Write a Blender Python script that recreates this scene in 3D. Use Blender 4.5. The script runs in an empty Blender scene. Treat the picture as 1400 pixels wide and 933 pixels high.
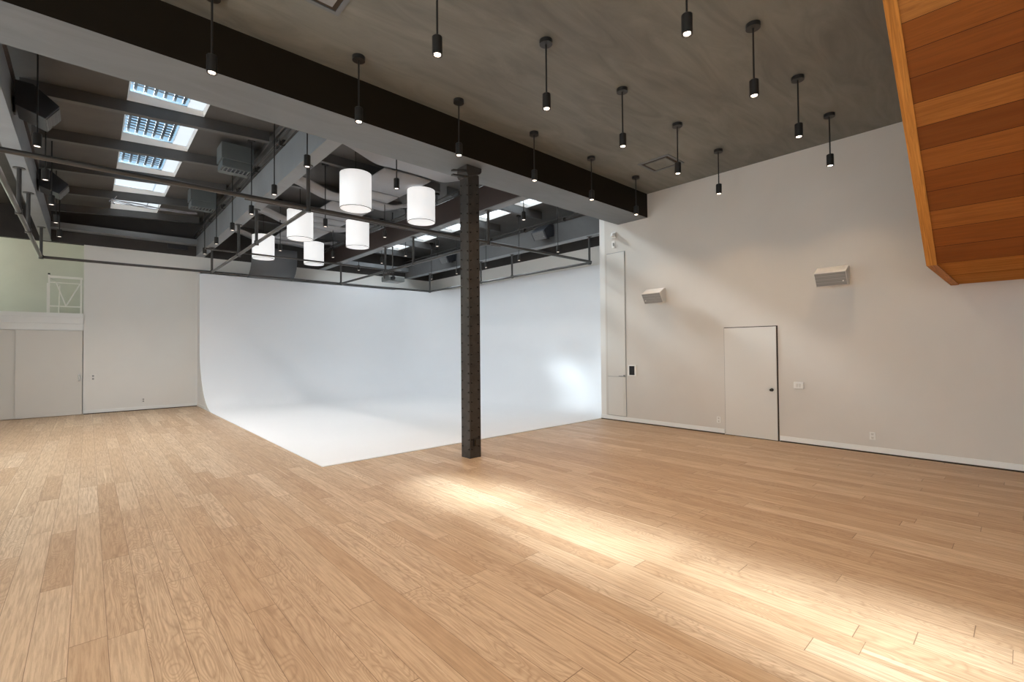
import bpy, bmesh, math, random
from mathutils import Vector, Matrix
random.seed(7)
SC = bpy.context.scene
COL = SC.collection
PI = math.pi

# ------------------------------------------------------------------ materials
def newmat(name):
    m = bpy.data.materials.new(name)
    m.use_nodes = True
    nt = m.node_tree
    nt.nodes.clear()
    out = nt.nodes.new('ShaderNodeOutputMaterial')
    return m, nt, out

class NT:
    """small node-building helper"""
    def __init__(s, nt): s.nt = nt
    def n(s, t, **kw):
        nd = s.nt.nodes.new(t)
        for k, v in kw.items(): setattr(nd, k, v)
        return nd
    def link(s, a, b): s.nt.links.new(a, b)
    def inp(s, nd, i, v):
        if isinstance(v, bpy.types.NodeSocket): s.link(v, nd.inputs[i])
        else: nd.inputs[i].default_value = v
    def math(s, op, a, b=0.0, c=0.0, clamp=False):
        nd = s.n('ShaderNodeMath', operation=op, use_clamp=clamp)
        s.inp(nd, 0, a); s.inp(nd, 1, b)
        if len(nd.inputs) > 2: s.inp(nd, 2, c)
        return nd.outputs[0]
    def comb(s, x, y, z):
        nd = s.n('ShaderNodeCombineXYZ')
        s.inp(nd, 0, x); s.inp(nd, 1, y); s.inp(nd, 2, z)
        return nd.outputs[0]
    def noise(s, vec, scale, detail=3.0, rough=0.5, dist=0.0):
        nd = s.n('ShaderNodeTexNoise')
        s.link(vec, nd.inputs['Vector'])
        s.inp(nd, 'Scale', scale); s.inp(nd, 'Detail', detail)
        s.inp(nd, 'Roughness', rough); s.inp(nd, 'Distortion', dist)
        return nd.outputs['Fac']
    def white(s, vec):
        nd = s.n('ShaderNodeTexWhiteNoise', noise_dimensions='3D')
        s.link(vec, nd.inputs['Vector'])
        return nd
    def ramp(s, fac, stops):
        nd = s.n('ShaderNodeValToRGB')
        s.link(fac, nd.inputs[0])
        el = nd.color_ramp.elements
        while len(el) < len(stops): el.new(0.5)
        for e, (p, c) in zip(el, stops):
            e.position = p; e.color = (c[0], c[1], c[2], 1)
        return nd.outputs[0]
    def mix(s, fac, a, b, mode='MIX'):
        nd = s.n('ShaderNodeMix', data_type='RGBA', blend_type=mode)
        s.inp(nd, 'Factor', fac)
        for sock, v in ((nd.inputs[6], a), (nd.inputs[7], b)):
            if isinstance(v, bpy.types.NodeSocket): s.link(v, sock)
            else: sock.default_value = (v[0], v[1], v[2], 1)
        return nd.outputs[2]
    def bump(s, h, strength, dist=0.01):
        nd = s.n('ShaderNodeBump')
        s.inp(nd, 'Strength', strength); s.inp(nd, 'Distance', dist)
        s.link(h, nd.inputs['Height'])
        return nd.outputs[0]

def principled(t, out, col, rough=0.5, metal=0.0, spec=0.5, normal=None):
    p = t.n('ShaderNodeBsdfPrincipled')
    if isinstance(col, bpy.types.NodeSocket): t.link(col, p.inputs['Base Color'])
    else: p.inputs['Base Color'].default_value = (col[0], col[1], col[2], 1)
    if isinstance(rough, bpy.types.NodeSocket): t.link(rough, p.inputs['Roughness'])
    else: p.inputs['Roughness'].default_value = rough
    p.inputs['Metallic'].default_value = metal
    p.inputs['Specular IOR Level'].default_value = spec
    if normal is not None: t.link(normal, p.inputs['Normal'])
    t.link(p.outputs[0], out.inputs[0])
    return p

def paint(name, col, rough=0.6, var=0.06, scale=1.2, bump=0.08, metal=0.0, spec=0.4, fine=60.0):
    """painted surface: slight large-scale mottling and a fine roller texture"""
    m, nt, out = newmat(name); t = NT(nt)
    co = t.n('ShaderNodeTexCoord').outputs['Object']
    a = t.noise(co, scale, 5.0, 0.6, 0.4)
    f = t.noise(co, fine, 2.0, 0.5)
    lo = tuple(c * (1 - var) for c in col); hi = tuple(min(1, c * (1 + var)) for c in col)
    c = t.ramp(a, [(0.3, lo), (0.7, hi)])
    principled(t, out, c, rough, metal, spec, t.bump(f, bump, 0.002))
    return m

def ceiling_paint(name, col, var, spec=0.35):
    """brushed plaster with long soft trowel strokes"""
    m, nt, out = newmat(name); t = NT(nt)
    co = t.n('ShaderNodeTexCoord').outputs['Object']
    mp = t.n('ShaderNodeMapping'); t.link(co, mp.inputs[0])
    mp.inputs['Rotation'].default_value = (0, 0, 0.5); mp.inputs['Scale'].default_value = (0.5, 2.2, 1)
    a = t.noise(mp.outputs[0], 1.6, 6.0, 0.62, 1.2)
    b = t.noise(co, 0.45, 2.0, 0.5, 0.2)
    s = t.math('ADD', t.math('MULTIPLY', a, 0.6), t.math('MULTIPLY', b, 0.4))
    lo = tuple(c * (1 - var) for c in col); hi = tuple(c * (1 + var) for c in col)
    c = t.ramp(s, [(0.33, lo), (0.66, hi)])
    principled(t, out, c, 0.55, 0, spec, t.bump(a, 0.12, 0.01))
    return m

def oak_floor():
    m, nt, out = newmat('oak planks'); t = NT(nt)
    co = t.n('ShaderNodeTexCoord').outputs['Object']
    sep = t.n('ShaderNodeSeparateXYZ'); t.link(co, sep.inputs[0])
    x, y = sep.outputs[0], sep.outputs[1]
    W = 0.1693
    u = t.math('DIVIDE', t.math('ADD', x, 0.244 + W * 60), W)
    row = t.math('FLOOR', u)
    rw = t.white(t.comb(row, 3.7, 1.3))
    L = 1.9
    v = t.math('ADD', t.math('DIVIDE', t.math('ADD', y, 40.0), L), t.math('MULTIPLY', rw.outputs['Value'], 9.0))
    # unequal board lengths: warp the running coordinate a little per row
    vw = t.math('ADD', v, t.math('MULTIPLY', t.math('SINE', t.math('MULTIPLY', v, 2.1)), 0.28))
    brd = t.math('FLOOR', vw)
    idv = t.comb(row, brd, 0.5)
    wn = t.white(idv)
    r1 = wn.outputs['Value']
    sc = t.n('ShaderNodeSeparateColor'); t.link(wn.outputs['Color'], sc.inputs[0])
    r2, r3 = sc.outputs[0], sc.outputs[1]
    # board-local grain coordinates
    gx = t.math('ADD', x, t.math('MULTIPLY', r1, 37.0))
    gy = t.math('ADD', y, t.math('MULTIPLY', r2, 53.0))
    grain = t.noise(t.comb(t.math('MULTIPLY', gx, 55.0), t.math('MULTIPLY', gy, 2.6), 0.0), 1.0, 5.0, 0.62, 0.3)
    pores = t.noise(t.comb(t.math('MULTIPLY', gx, 230.0), t.math('MULTIPLY', gy, 9.0), 2.0), 1.0, 2.0, 0.6)
    # cathedral figure: contour lines of a slow stretched noise
    f = t.noise(t.comb(t.math('MULTIPLY', gx, 6.5), t.math('MULTIPLY', gy, 1.15), 4.0), 1.0, 1.5, 0.5, 0.5)
    rings = t.math('FRACT', t.math('MULTIPLY', f, 24.0))
    rings = t.math('ABSOLUTE', t.math('SUBTRACT', rings, 0.5))
    rings = t.math('MULTIPLY', rings, 2.0)
    ringm = t.math('MULTIPLY', t.math('POWER', rings, 2.5), t.math('GREATER_THAN', r3, 0.48))
    base = t.ramp(r1, [(0.0, (0.500, 0.335, 0.200)), (0.3, (0.560, 0.395, 0.250)), (0.7, (0.610, 0.445, 0.292)), (1.0, (0.680, 0.520, 0.360))])
    gm = t.ramp(grain, [(0.40, (0, 0, 0)), (0.62, (1, 1, 1))])
    c = t.mix(t.math('MULTIPLY', gm, 0.50), base, (0.290, 0.175, 0.098), 'MIX')
    c = t.mix(t.math('MULTIPLY', ringm, 0.44), c, (0.27, 0.155, 0.085), 'MIX')
    pm = t.math('MULTIPLY', t.math('GREATER_THAN', pores, 0.62), 0.16)
    c = t.mix(pm, c, (0.20, 0.12, 0.07), 'MIX')
    # pale sapwood streaks on some boards
    sap = t.noise(t.comb(t.math('MULTIPLY', gx, 14.0), t.math('MULTIPLY', gy, 0.35), 9.0), 1.0, 1.0, 0.5)
    sm = t.math('MULTIPLY', t.math('GREATER_THAN', sap, 0.72), 0.40)
    c = t.mix(sm, c, (0.80, 0.66, 0.47), 'MIX')
    # seams
    du = t.math('ABSOLUTE', t.math('SUBTRACT', t.math('FRACT', u), 0.5))
    sx = t.math('GREATER_THAN', du, 0.5 - 0.009)
    dv = t.math('ABSOLUTE', t.math('SUBTRACT', t.math('FRACT', vw), 0.5))
    sy = t.math('GREATER_THAN', dv, 0.5 - 0.0013)
    seam = t.math('MAXIMUM', sx, sy)
    c = t.mix(t.math('MULTIPLY', seam, 0.82), c, (0.16, 0.09, 0.045), 'MIX')
    hgt = t.math('SUBTRACT', t.math('MULTIPLY', grain, 0.25), seam)
    rg = t.math('ADD', 0.36, t.math('MULTIPLY', grain, 0.14))
    principled(t, out, c, rg, 0, 0.35, t.bump(hgt, 0.18, 0.003))
    return m

def cedar(name, along, board, off=0.0, tone=1.0, plain=False, spec=0.15):
    """boards running along local Y, stacked along local X ('along' False = one plain board)"""
    m, nt, out = newmat(name); t = NT(nt)
    co = t.n('ShaderNodeTexCoord').outputs['Object']
    sep = t.n('ShaderNodeSeparateXYZ'); t.link(co, sep.inputs[0])
    x, y = sep.outputs[0], sep.outputs[1]
    if along:
        u = t.math('DIVIDE', t.math('ADD', x, off), board)
        row = t.math('FLOOR', t.math('ADD', u, 100.0))
        wn = t.white(t.comb(row, 7.3, 2.2))
        g = t.noise(t.comb(t.math('MULTIPLY', x, 42.0), t.math('ADD', t.math('MULTIPLY', y, 1.6), t.math('MULTIPLY', wn.outputs['Value'], 20.0)), row), 1.0, 6.0, 0.65, 1.2)
        b = t.noise(t.comb(t.math('MULTIPLY', x, 9.0), t.math('MULTIPLY', y, 0.8), row), 1.0, 3.0, 0.6, 0.6)
        base = t.ramp(wn.outputs['Value'], [(0.0, (0.140, 0.030, 0.005)), (0.3, (0.230, 0.058, 0.009)), (0.6, (0.330, 0.105, 0.019)), (1.0, (0.440, 0.175, 0.042))])
        if plain: base = t.ramp(b, [(0.3, (0.42, 0.175, 0.048)), (0.7, (0.54, 0.245, 0.078))])
        du = t.math('ABSOLUTE', t.math('SUBTRACT', t.math('FRACT', t.math('ADD', u, 100.0)), 0.5))
        seam = t.math('GREATER_THAN', du, 0.5 - 0.011)
    else:
        g = t.noise(t.comb(t.math('MULTIPLY', x, 2.2), t.math('MULTIPLY', y, 60.0), 0.0), 1.0, 6.0, 0.65, 0.8)
        b = t.noise(t.comb(t.math('MULTIPLY', x, 1.1), t.math('MULTIPLY', y, 16.0), 1.0), 1.0, 3.0, 0.6, 0.6)
        base = t.ramp(b, [(0.3, (0.56, 0.215, 0.040)), (0.7, (0.66, 0.280, 0.060))])
        seam = None
    base = t.mix(1.0, base, (tone, tone, tone), 'MULTIPLY')
    gs = t.ramp(g, [(0.40, (0, 0, 0)), (0.64, (1, 1, 1))])
    c = t.mix(t.math('MULTIPLY', gs, 0.48), base, (0.10, 0.026, 0.006), 'MIX')
    c = t.mix(t.math('MULTIPLY', b, 0.25), c, (0.45, 0.18, 0.045), 'MIX')
    h = g
    if seam is not None:
        c = t.mix(t.math('MULTIPLY', seam, 0.85), c, (0.03, 0.01, 0.004), 'MIX')
        h = t.math('SUBTRACT', t.math('MULTIPLY', g, 0.2), seam)
    principled(t, out, c, 0.6, 0, spec, t.bump(h, 0.25, 0.003))
    return m

def emis(name, col, s):
    m, nt, out = newmat(name); t = NT(nt)
    e = t.n('ShaderNodeEmission')
    e.inputs[0].default_value = (*col, 1); e.inputs[1].default_value = s
    t.link(e.outputs[0], out.inputs[0])
    return m

def shade_fabric(name, s):
    """glowing white drum fabric with a fine vertical weave"""
    m, nt, out = newmat(name); t = NT(nt)
    co = t.n('ShaderNodeTexCoord').outputs['Object']
    mp = t.n('ShaderNodeMapping'); t.link(co, mp.inputs[0]); mp.inputs['Scale'].default_value = (60, 60, 3)
    a = t.noise(mp.outputs[0], 1.0, 2.0)
    c = t.ramp(a, [(0.3, (0.93, 0.93, 0.93)), (0.7, (1, 1, 1))])
    e = t.n('ShaderNodeEmission'); t.link(c, e.inputs[0]); e.inputs[1].default_value = s
    d = t.n('ShaderNodeBsdfDiffuse'); d.inputs[0].default_value = (0.8, 0.8, 0.8, 1)
    mx = t.n('ShaderNodeAddShader'); t.link(e.outputs[0], mx.inputs[0]); t.link(d.outputs[0], mx.inputs[1])
    t.link(mx.outputs[0], out.inputs[0])
    return m

def glass_mat(name, frosted, tcol=0.42):
    m, nt, out = newmat(name); t = NT(nt)
    tr = t.n('ShaderNodeBsdfTransparent'); tr.inputs[0].default_value = (0.93, 0.97, 1.0, 1)
    if frosted > 0:
        tl = t.n('ShaderNodeBsdfTranslucent'); tl.inputs[0].default_value = (tcol, tcol * 1.01, tcol * 1.03, 1)
        mx = t.n('ShaderNodeMixShader'); mx.inputs[0].default_value = frosted
        t.link(tr.outputs[0], mx.inputs[1]); t.link(tl.outputs[0], mx.inputs[2])
        base = mx.outputs[0]
    else:
        base = tr.outputs[0]
    g = t.n('ShaderNodeBsdfGlossy'); g.inputs['Roughness'].default_value = 0.05
    m2 = t.n('ShaderNodeMixShader'); m2.inputs[0].default_value = 0.05
    t.link(base, m2.inputs[1]); t.link(g.outputs[0], m2.inputs[2])
    t.link(m2.outputs[0], out.inputs[0])
    return m

def grille_mat(name, col, hole, scale):
    """perforated metal: regular round holes"""
    m, nt, out = newmat(name); t = NT(nt)
    co = t.n('ShaderNodeTexCoord').outputs['Object']
    v = t.n('ShaderNodeTexVoronoi'); v.inputs['Scale'].default_value = scale; v.inputs['Randomness'].default_value = 0.0
    t.link(co, v.inputs['Vector'])
    f = t.math('LESS_THAN', v.outputs['Distance'], 0.32)
    c = t.mix(f, col, hole, 'MIX')
    principled(t, out, c, 0.5, 0, 0.4)
    return m

M = {}
M['oak'] = oak_floor()
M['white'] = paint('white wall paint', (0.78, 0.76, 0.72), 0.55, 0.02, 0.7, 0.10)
M['wallright'] = paint('right wall paint with lamp warmth', (0.635, 0.595, 0.54), 0.55, 0.03, 0.6, 0.10)  # warmth of the light on the white wall put into its colour
M['sidewhite'] = paint('white side paint', (0.78, 0.77, 0.75), 0.7, 0.01, 1.0, 0.0)
M['mezz'] = paint('mezzanine paint with recess shade', (0.61, 0.615, 0.55), 0.6, 0.05, 0.8, 0.05)  # shade of the recess put into the wall colour behind the railing
M['cyc'] = paint('cyclorama white paint', (0.86, 0.865, 0.88), 0.5, 0.012, 0.5, 0.05)
M['trimwhite'] = paint('white trim paint', (0.80, 0.80, 0.78), 0.4, 0.02, 2.0, 0.03)
M['doorwhite'] = paint('white door paint', (0.68, 0.65, 0.60), 0.4, 0.015, 1.0, 0.03)
M['ceil'] = ceiling_paint('grey brown ceiling plaster', (0.180, 0.178, 0.158), 0.28)
M['soffit'] = ceiling_paint('grey beam plaster', (0.168, 0.180, 0.190), 0.12)
M['beamshade'] = ceiling_paint('beam face paint with shade', (0.014, 0.010, 0.006), 0.15, 0.1)  # shade on the beam's room side put into the colour
M['deck'] = paint('dark grey deck paint', (0.085, 0.080, 0.074), 0.6, 0.15, 1.5, 0.1)
M['darkwall'] = paint('dark upper wall paint', (0.042, 0.037, 0.034), 0.7, 0.15, 1.5, 0.1)
M['joist'] = paint('dark joist paint', (0.090, 0.088, 0.086), 0.5, 0.12, 2.0, 0.05)
M['steel'] = paint('grey girder paint', (0.215, 0.222, 0.228), 0.5, 0.10, 1.5, 0.06)
M['midsteel'] = paint('darkened girder paint', (0.095, 0.093, 0.092), 0.5, 0.10, 1.5, 0.06)  # girder paint darkened in colour to offset the strong skylight on it
M['brownsteel'] = paint('brown girder paint', (0.048, 0.034, 0.030), 0.5, 0.10, 1.5, 0.06)
M['colsteel'] = paint('charcoal column steel', (0.056, 0.050, 0.045), 0.38, 0.25, 6.0, 0.10, 0.3)
M['black'] = paint('black lamp metal', (0.018, 0.016, 0.014), 0.4, 0.1, 8.0, 0.02)
M['pipe'] = paint('dark grey pipe', (0.075, 0.070, 0.066), 0.35, 0.15, 4.0, 0.03, 0.4)
M['cloud'] = paint('pale grey acoustic board', (0.27, 0.265, 0.27), 0.6, 0.05, 1.0, 0.05)
M['greysheet'] = paint('dark grey acoustic board', (0.105, 0.108, 0.112), 0.5, 0.05, 1.0, 0.05)
M['wellwhite'] = paint('skylight well white', (0.85, 0.83, 0.80), 0.5, 0.02, 2.0, 0.02)
M['hvac'] = paint('grey duct metal', (0.13, 0.145, 0.145), 0.45, 0.08, 3.0, 0.02, 0.2)
M['spkblack'] = paint('black speaker cabinet', (0.025, 0.026, 0.03), 0.35, 0.1, 5.0, 0.04)
M['spkwhite'] = paint('white speaker cabinet', (0.76, 0.73, 0.68), 0.45, 0.02, 5.0, 0.04)
M['grillegrey'] = grille_mat('grey perforated speaker front', (0.34, 0.33, 0.31), (0.12, 0.12, 0.11), 60)
M['grilledark'] = grille_mat('charcoal perforated speaker front', (0.13, 0.13, 0.13), (0.06, 0.06, 0.06), 60)
M['plastic'] = paint('white plastic', (0.80, 0.78, 0.74), 0.3, 0.01, 5.0, 0.01)
M['darkplastic'] = paint('dark plastic', (0.02, 0.02, 0.022), 0.2, 0.05, 5.0, 0.01)
M['gap'] = paint('dark joint', (0.05, 0.035, 0.025), 0.8, 0.1, 5.0, 0.02)
M['greyline'] = paint('grey joint', (0.30, 0.30, 0.29), 0.8, 0.05, 5.0, 0.02)
M['chrome'] = paint('brushed metal', (0.55, 0.55, 0.54), 0.25, 0.05, 20.0, 0.02, 1.0)
M['rivet'] = paint('dark rivet steel', (0.022, 0.019, 0.016), 0.28, 0.1, 9.0, 0.02, 0.4)
M['bronze'] = paint('dark bronze', (0.03, 0.024, 0.018), 0.3, 0.1, 9.0, 0.02, 0.6)
M['rail'] = paint('white railing enamel', (0.84, 0.82, 0.78), 0.35, 0.02, 4.0, 0.02)
M['cable'] = paint('pale cable sheath', (0.30, 0.29, 0.31), 0.5, 0.15, 9.0, 0.02)
M['grate'] = paint('grey skylight grate steel', (0.12, 0.14, 0.17), 0.5, 0.1, 4.0, 0.03)
M['glass'] = glass_mat('clear skylight glass', 0.0)
M['opal'] = glass_mat('opal white skylight sheet', 1.0, 0.30)
M['frost'] = glass_mat('frosted skylight glass', 0.78)
M['shade'] = shade_fabric('white drum lampshade', 0.44)
M['shadebot'] = shade_fabric('white lampshade diffuser', 0.36)
M['lens'] = emis('warm lamp lens', (1.0, 0.80, 0.62), 6.0)
M['lensdim'] = emis('dim warm lamp lens', (1.0, 0.86, 0.75), 1.5)
M['stairsoffit'] = cedar('cedar soffit boards', True, 0.2334)
M['stairflat'] = cedar('cedar landing boards', True, 1.35, 0.10, 1.3, True, 0.0)
M['stairtrim'] = cedar('cedar edge trim', False, 1.0)

# ------------------------------------------------------------------ mesh helpers
def worldloc(o):
    v = Vector((0, 0, 0))
    while o is not None:
        v += Vector(o.location); o = o.parent
    return v

class MB:
    def __init__(s): s.bm = bmesh.new()
    def box(s, x0, x1, y0, y1, z0, z1, mi=0, mat=None):
        vs = [s.bm.verts.new((x, y, z)) for x in (x0, x1) for y in (y0, y1) for z in (z0, z1)]
        if mat is not None:
            for v in vs: v.co = mat @ v.co
        for f in ((0, 1, 3, 2), (4, 6, 7, 5), (0, 4, 5, 1), (2, 3, 7, 6), (0, 2, 6, 4), (1, 5, 7, 3)):
            fc = s.bm.faces.new([vs[i] for i in f]); fc.material_index = mi
        return s
    def prism(s, poly, axis, a, b, mi=0, mat=None):
        """poly = 2D outline in the other two axes (xz for 'y', yz for 'x', xy for 'z')"""
        def mk(p, c):
            if axis == 'y': return (p[0], c, p[1])
            if axis == 'x': return (c, p[0], p[1])
            return (p[0], p[1], c)
        A = [s.bm.verts.new(mk(p, a)) for p in poly]; B = [s.bm.verts.new(mk(p, b)) for p in poly]
        if mat is not None:
            for v in A + B: v.co = mat @ v.co
        n = len(poly)
        fs = [s.bm.faces.new(A), s.bm.faces.new(B[::-1])]
        for i in range(n):
            j = (i + 1) % n
            fs.append(s.bm.faces.new((A[i], B[i], B[j], A[j])))
        for f in fs: f.material_index = mi
        return s
    def cyl(s, p0, p1, r, n=16, r2=None, caps=True, mi=0):
        p0 = Vector(p0); p1 = Vector(p1); r2 = r if r2 is None else r2
        d = (p1 - p0).normalized()
        up = Vector((0, 0, 1)) if abs(d.z) < 0.95 else Vector((1, 0, 0))
        a = d.cross(up).normalized(); b = d.cross(a)
        A = []; B = []
        for i in range(n):
            t = 2 * PI * i / n; w = a * math.cos(t) + b * math.sin(t)
            A.append(s.bm.verts.new(p0 + w * r)); B.append(s.bm.verts.new(p1 + w * r2))
        for i in range(n):
            j = (i + 1) % n
            f = s.bm.faces.new((A[i], A[j], B[j], B[i])); f.material_index = mi
        if caps:
            f = s.bm.faces.new(A[::-1]); f.material_index = mi
            f = s.bm.faces.new(B); f.material_index = mi
        return s
    def tube(s, pts, r, n=8, mi=0):
        for i in range(len(pts) - 1): s.cyl(pts[i], pts[i + 1], r, n, mi=mi)
        return s
    def lathe(s, prof, cx=0, cy=0, n=32, mi=0, close=False):
        """prof = [(r, z)...] revolved around a vertical axis"""
        rings = []
        for r, z in prof:
            rings.append([s.bm.verts.new((cx + r * math.cos(2 * PI * i / n), cy + r * math.sin(2 * PI * i / n), z)) for i in range(n)])
        for a, b in zip(rings[:-1], rings[1:]):
            for i in range(n):
                j = (i + 1) % n
                f = s.bm.faces.new((a[i], a[j], b[j], b[i])); f.material_index = mi
        if close:
            f = s.bm.faces.new(rings[0]); f.material_index = mi
            f = s.bm.faces.new(rings[-1]); f.material_index = mi
        return s
    def grid(s, rows, mi=0):
        """rows = list of equal-length point lists"""
        V = [[s.bm.verts.new(p) for p in r] for r in rows]
        for a, b in zip(V[:-1], V[1:]):
            for i in range(len(a) - 1):
                f = s.bm.faces.new((a[i], a[i + 1], b[i + 1], b[i])); f.material_index = mi
        return s
    def dome(s, c, nrm, r, mi=0):
        """small rivet head"""
        c = Vector(c); d = Vector(nrm).normalized()
        up = Vector((0, 0, 1)) if abs(d.z) < 0.95 else Vector((1, 0, 0))
        a = d.cross(up).normalized(); b = d.cross(a); n = 8
        R = []
        for rr, h in ((1.0, 0.0), (0.72, 0.62)):
            R.append([s.bm.verts.new(c + (a * math.cos(2 * PI * i / n) + b * math.sin(2 * PI * i / n)) * r * rr + d * r * h) for i in range(n)])
        for i in range(n):
            j = (i + 1) % n
            s.bm.faces.new((R[0][i], R[0][j], R[1][j], R[1][i]))
        s.bm.faces.new(R[1])
        for f in list(s.bm.faces)[-9:]: f.material_index = mi
        return s
    def build(s, name, mats, parent=None, smooth=False, bevel=0.0, solid=0.0, local=False):
        bmesh.ops.recalc_face_normals(s.bm, faces=s.bm.faces[:]) if solid == 0 else None
        off = Vector((0, 0, 0)) if (parent is None or local) else worldloc(parent)
        for v in s.bm.verts: v.co -= off
        me = bpy.data.meshes.new(name)
        s.bm.to_mesh(me); s.bm.free()
        for m in (mats if isinstance(mats, (list, tuple)) else [mats]): me.materials.append(m)
        if smooth:
            me.shade_smooth()
            me.set_sharp_from_angle(angle=math.radians(35))
        o = bpy.data.objects.new(name, me)
        COL.objects.link(o)
        if parent is not None: o.parent = parent
        if solid:
            md = o.modifiers.new('thickness', 'SOLIDIFY'); md.thickness = solid; md.offset = 1
        if bevel:
            md = o.modifiers.new('bevel', 'BEVEL'); md.width = bevel; md.segments = 2; md.limit_method = 'ANGLE'
        return o

def struct(o, label=None):
    o['kind'] = 'structure'
    if label: o['label'] = label
    return o
def tag(o, label, cat, group=None):
    o['label'] = label; o['category'] = cat
    if group: o['group'] = group
    return o
def thing(name, label, cat, loc=(0, 0, 0), group=None):
    o = bpy.data.objects.new(name, None); COL.objects.link(o)
    o.location = loc; o.empty_display_size = 0.1
    return tag(o, label, cat, group)
def dup(root, loc, label, rot=None, group=None):
    """copy a thing, its parts and their sub-parts"""
    r = root.copy(); COL.objects.link(r); r.location = loc
    if rot is not None: r.rotation_euler = rot
    r['label'] = label
    if group: r['group'] = group
    for ch in list(root.children):
        c = ch.copy(); COL.objects.link(c); c.parent = r
        for g in list(ch.children):
            d = g.copy(); COL.objects.link(d); d.parent = c
    return r

# ------------------------------------------------------------------ key dimensions (metres, camera above the origin)
XR = 9.20            # face of the right-hand wall
YB = 17.5            # face of the back wall
ZC = 5.13            # near ceiling
BY0, BY1, BZ = 5.60, 6.38, 4.60   # big plastered beam
ZG = 4.70            # underside of the girders
ZD = 5.72            # underside of the back roof deck
XFAR = 11.115

# ------------------------------------------------------------------ room shell
b = MB(); b.box(-4.2, XFAR + 0.2, -3.8, 17.8, -0.1, 0.0); struct(b.build('floor', M['oak']))
b = MB(); b.box(-4.2, XR, -3.8, BY0, ZC, ZC + 0.15); struct(b.build('ceiling', M['ceil']))
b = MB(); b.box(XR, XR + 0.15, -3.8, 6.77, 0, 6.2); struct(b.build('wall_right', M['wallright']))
b = MB(); b.box(XR, XFAR, 6.77, 6.92, 0, 6.2); struct(b.build('wall_return', M['white']))
b = MB(); b.box(XFAR, XFAR + 0.15, 6.77, 17.65, 0, 4.72); struct(b.build('wall_alcove', M['white']))
b = MB(); b.box(XFAR, XFAR + 0.15, 6.77, 17.65, 4.72, 6.2); struct(b.build('wall_alcove_upper', M['darkwall']))
b = MB(); b.box(-0.1, XFAR, YB, YB + 0.15, 0, 4.70); struct(b.build('wall_back', M['white']))
b = MB(); b.box(-4.2, XFAR, YB, YB + 0.15, 4.70, 6.2); struct(b.build('wall_back_upper', M['darkwall']))
b = MB(); b.box(-4.2, -4.05, -3.8, 19.2, 0, 6.2); struct(b.build('wall_left', M['white']))
b = MB(); b.box(-4.2, XR, -3.95, -3.8, 0, 6.2); struct(b.build('wall_front', M['white']))

# the big plastered beam: room-side face with its shade painted in, grey soffit
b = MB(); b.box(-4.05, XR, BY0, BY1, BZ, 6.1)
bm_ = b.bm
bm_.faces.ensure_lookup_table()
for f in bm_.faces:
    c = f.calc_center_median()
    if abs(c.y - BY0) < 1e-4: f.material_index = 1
o = b.build('ceiling_beam', [M['soffit'], M['beamshade']])
struct(o)

# sloped dark roof deck of the back half, with openings for the skylights
JY = [7.62, 9.48, 11.34, 13.18, 15.03, 16.93]        # joist faces
def deck_z(x):
    # the left bay falls slightly to the left
    return ZD + 0.068 * (x - 0.94) if x < 2.6 else ZD
SKY = []
for bay, (sx0, sx1) in enumerate(((0.43, 1.46), (7.10, 9.22))):
    for k in range(5):
        SKY.append((bay, k, sx0, sx1, JY[k] + 0.14, JY[k + 1] - 0.02))
def deck_part(mb, x0, x1, y0, y1):
    t = 0.12
    za, zb = deck_z(x0), deck_z(x1) if x1 <= 2.6001 or x0 >= 2.6 else deck_z(2.59)
    if x0 >= 2.599: za = ZD; zb = ZD
    vs = [(x0, y0, za), (x1, y0, zb), (x1, y1, zb), (x0, y1, za)]
    A = [mb.bm.verts.new(v) for v in vs]; B = [mb.bm.verts.new((v[0], v[1], v[2] + t)) for v in vs]
    mb.bm.faces.new(A[::-1]); mb.bm.faces.new(B)
    for i in range(4):
        j = (i + 1) % 4
        mb.bm.faces.new((A[i], A[j], B[j], B[i]))
b = MB()
YE = 17.6
for sx0, sx1, L, R in ((0.43, 1.46, -4.1, 2.59), (7.10, 9.22, 2.60, XFAR + 0.1)):
    deck_part(b, L, sx0, BY1, YE); deck_part(b, sx1, R, BY1, YE)
    yp = BY1
    for k in range(5):
        y0, y1 = JY[k] + 0.14, JY[k + 1] - 0.02
        deck_part(b, sx0, sx1, yp, y0); yp = y1
    deck_part(b, sx0, sx1, yp, YE)
b.box(2.57, 2.62, BY1, YE, ZD, 6.05)
struct(b.build('ceiling_roof', M['deck']))

# joists: one structural object for each
for k, y in enumerate([BY1 + 0.02] * 0 + JY):
    b = MB()
    for (x0, x1, dep) in ((-0.74, 2.5, 0.17), (2.62, 6.3, 0.17), (6.52, 9.85, 0.20)):
        za, zb = deck_z(x0), (deck_z(2.5) if x0 < 2 else ZD)
        for ya, yb, d0, d1 in ((y, y + 0.03, 0.0, dep), (y - 0.012, y + 0.10, dep, dep + 0.018)):
            poly = [(x0, za - d0), (x1, zb - d0), (x1, zb - d1), (x0, za - d1)]
            b.prism(poly, 'y', ya, yb)
    j = b.build('roof_joist', M['joist'])
    lab = ['nearest', 'second', 'third', 'fourth', 'fifth', 'farthest'][k]
    tag(j, 'dark grey roof joist crossing the bays between skylights, %s one behind the big beam' % lab, 'joist', 'roof joists over the back half')
# low wall plate beams along the back wall
for x0, x1, z0, where in ((-0.75, 2.5, 5.04, 'left skylight bay'), (6.5, 9.85, 4.97, 'right skylight bay')):
    b = MB(); b.box(x0, x1, 17.18, 17.49, z0, z0 + 0.14); b.box(x0, x1, 17.14, 17.49, z0 - 0.015, z0)
    tag(b.build('wall_beam', M['steel']), 'grey steel beam low along the back wall at the end of the %s' % where, 'beam')

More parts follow.
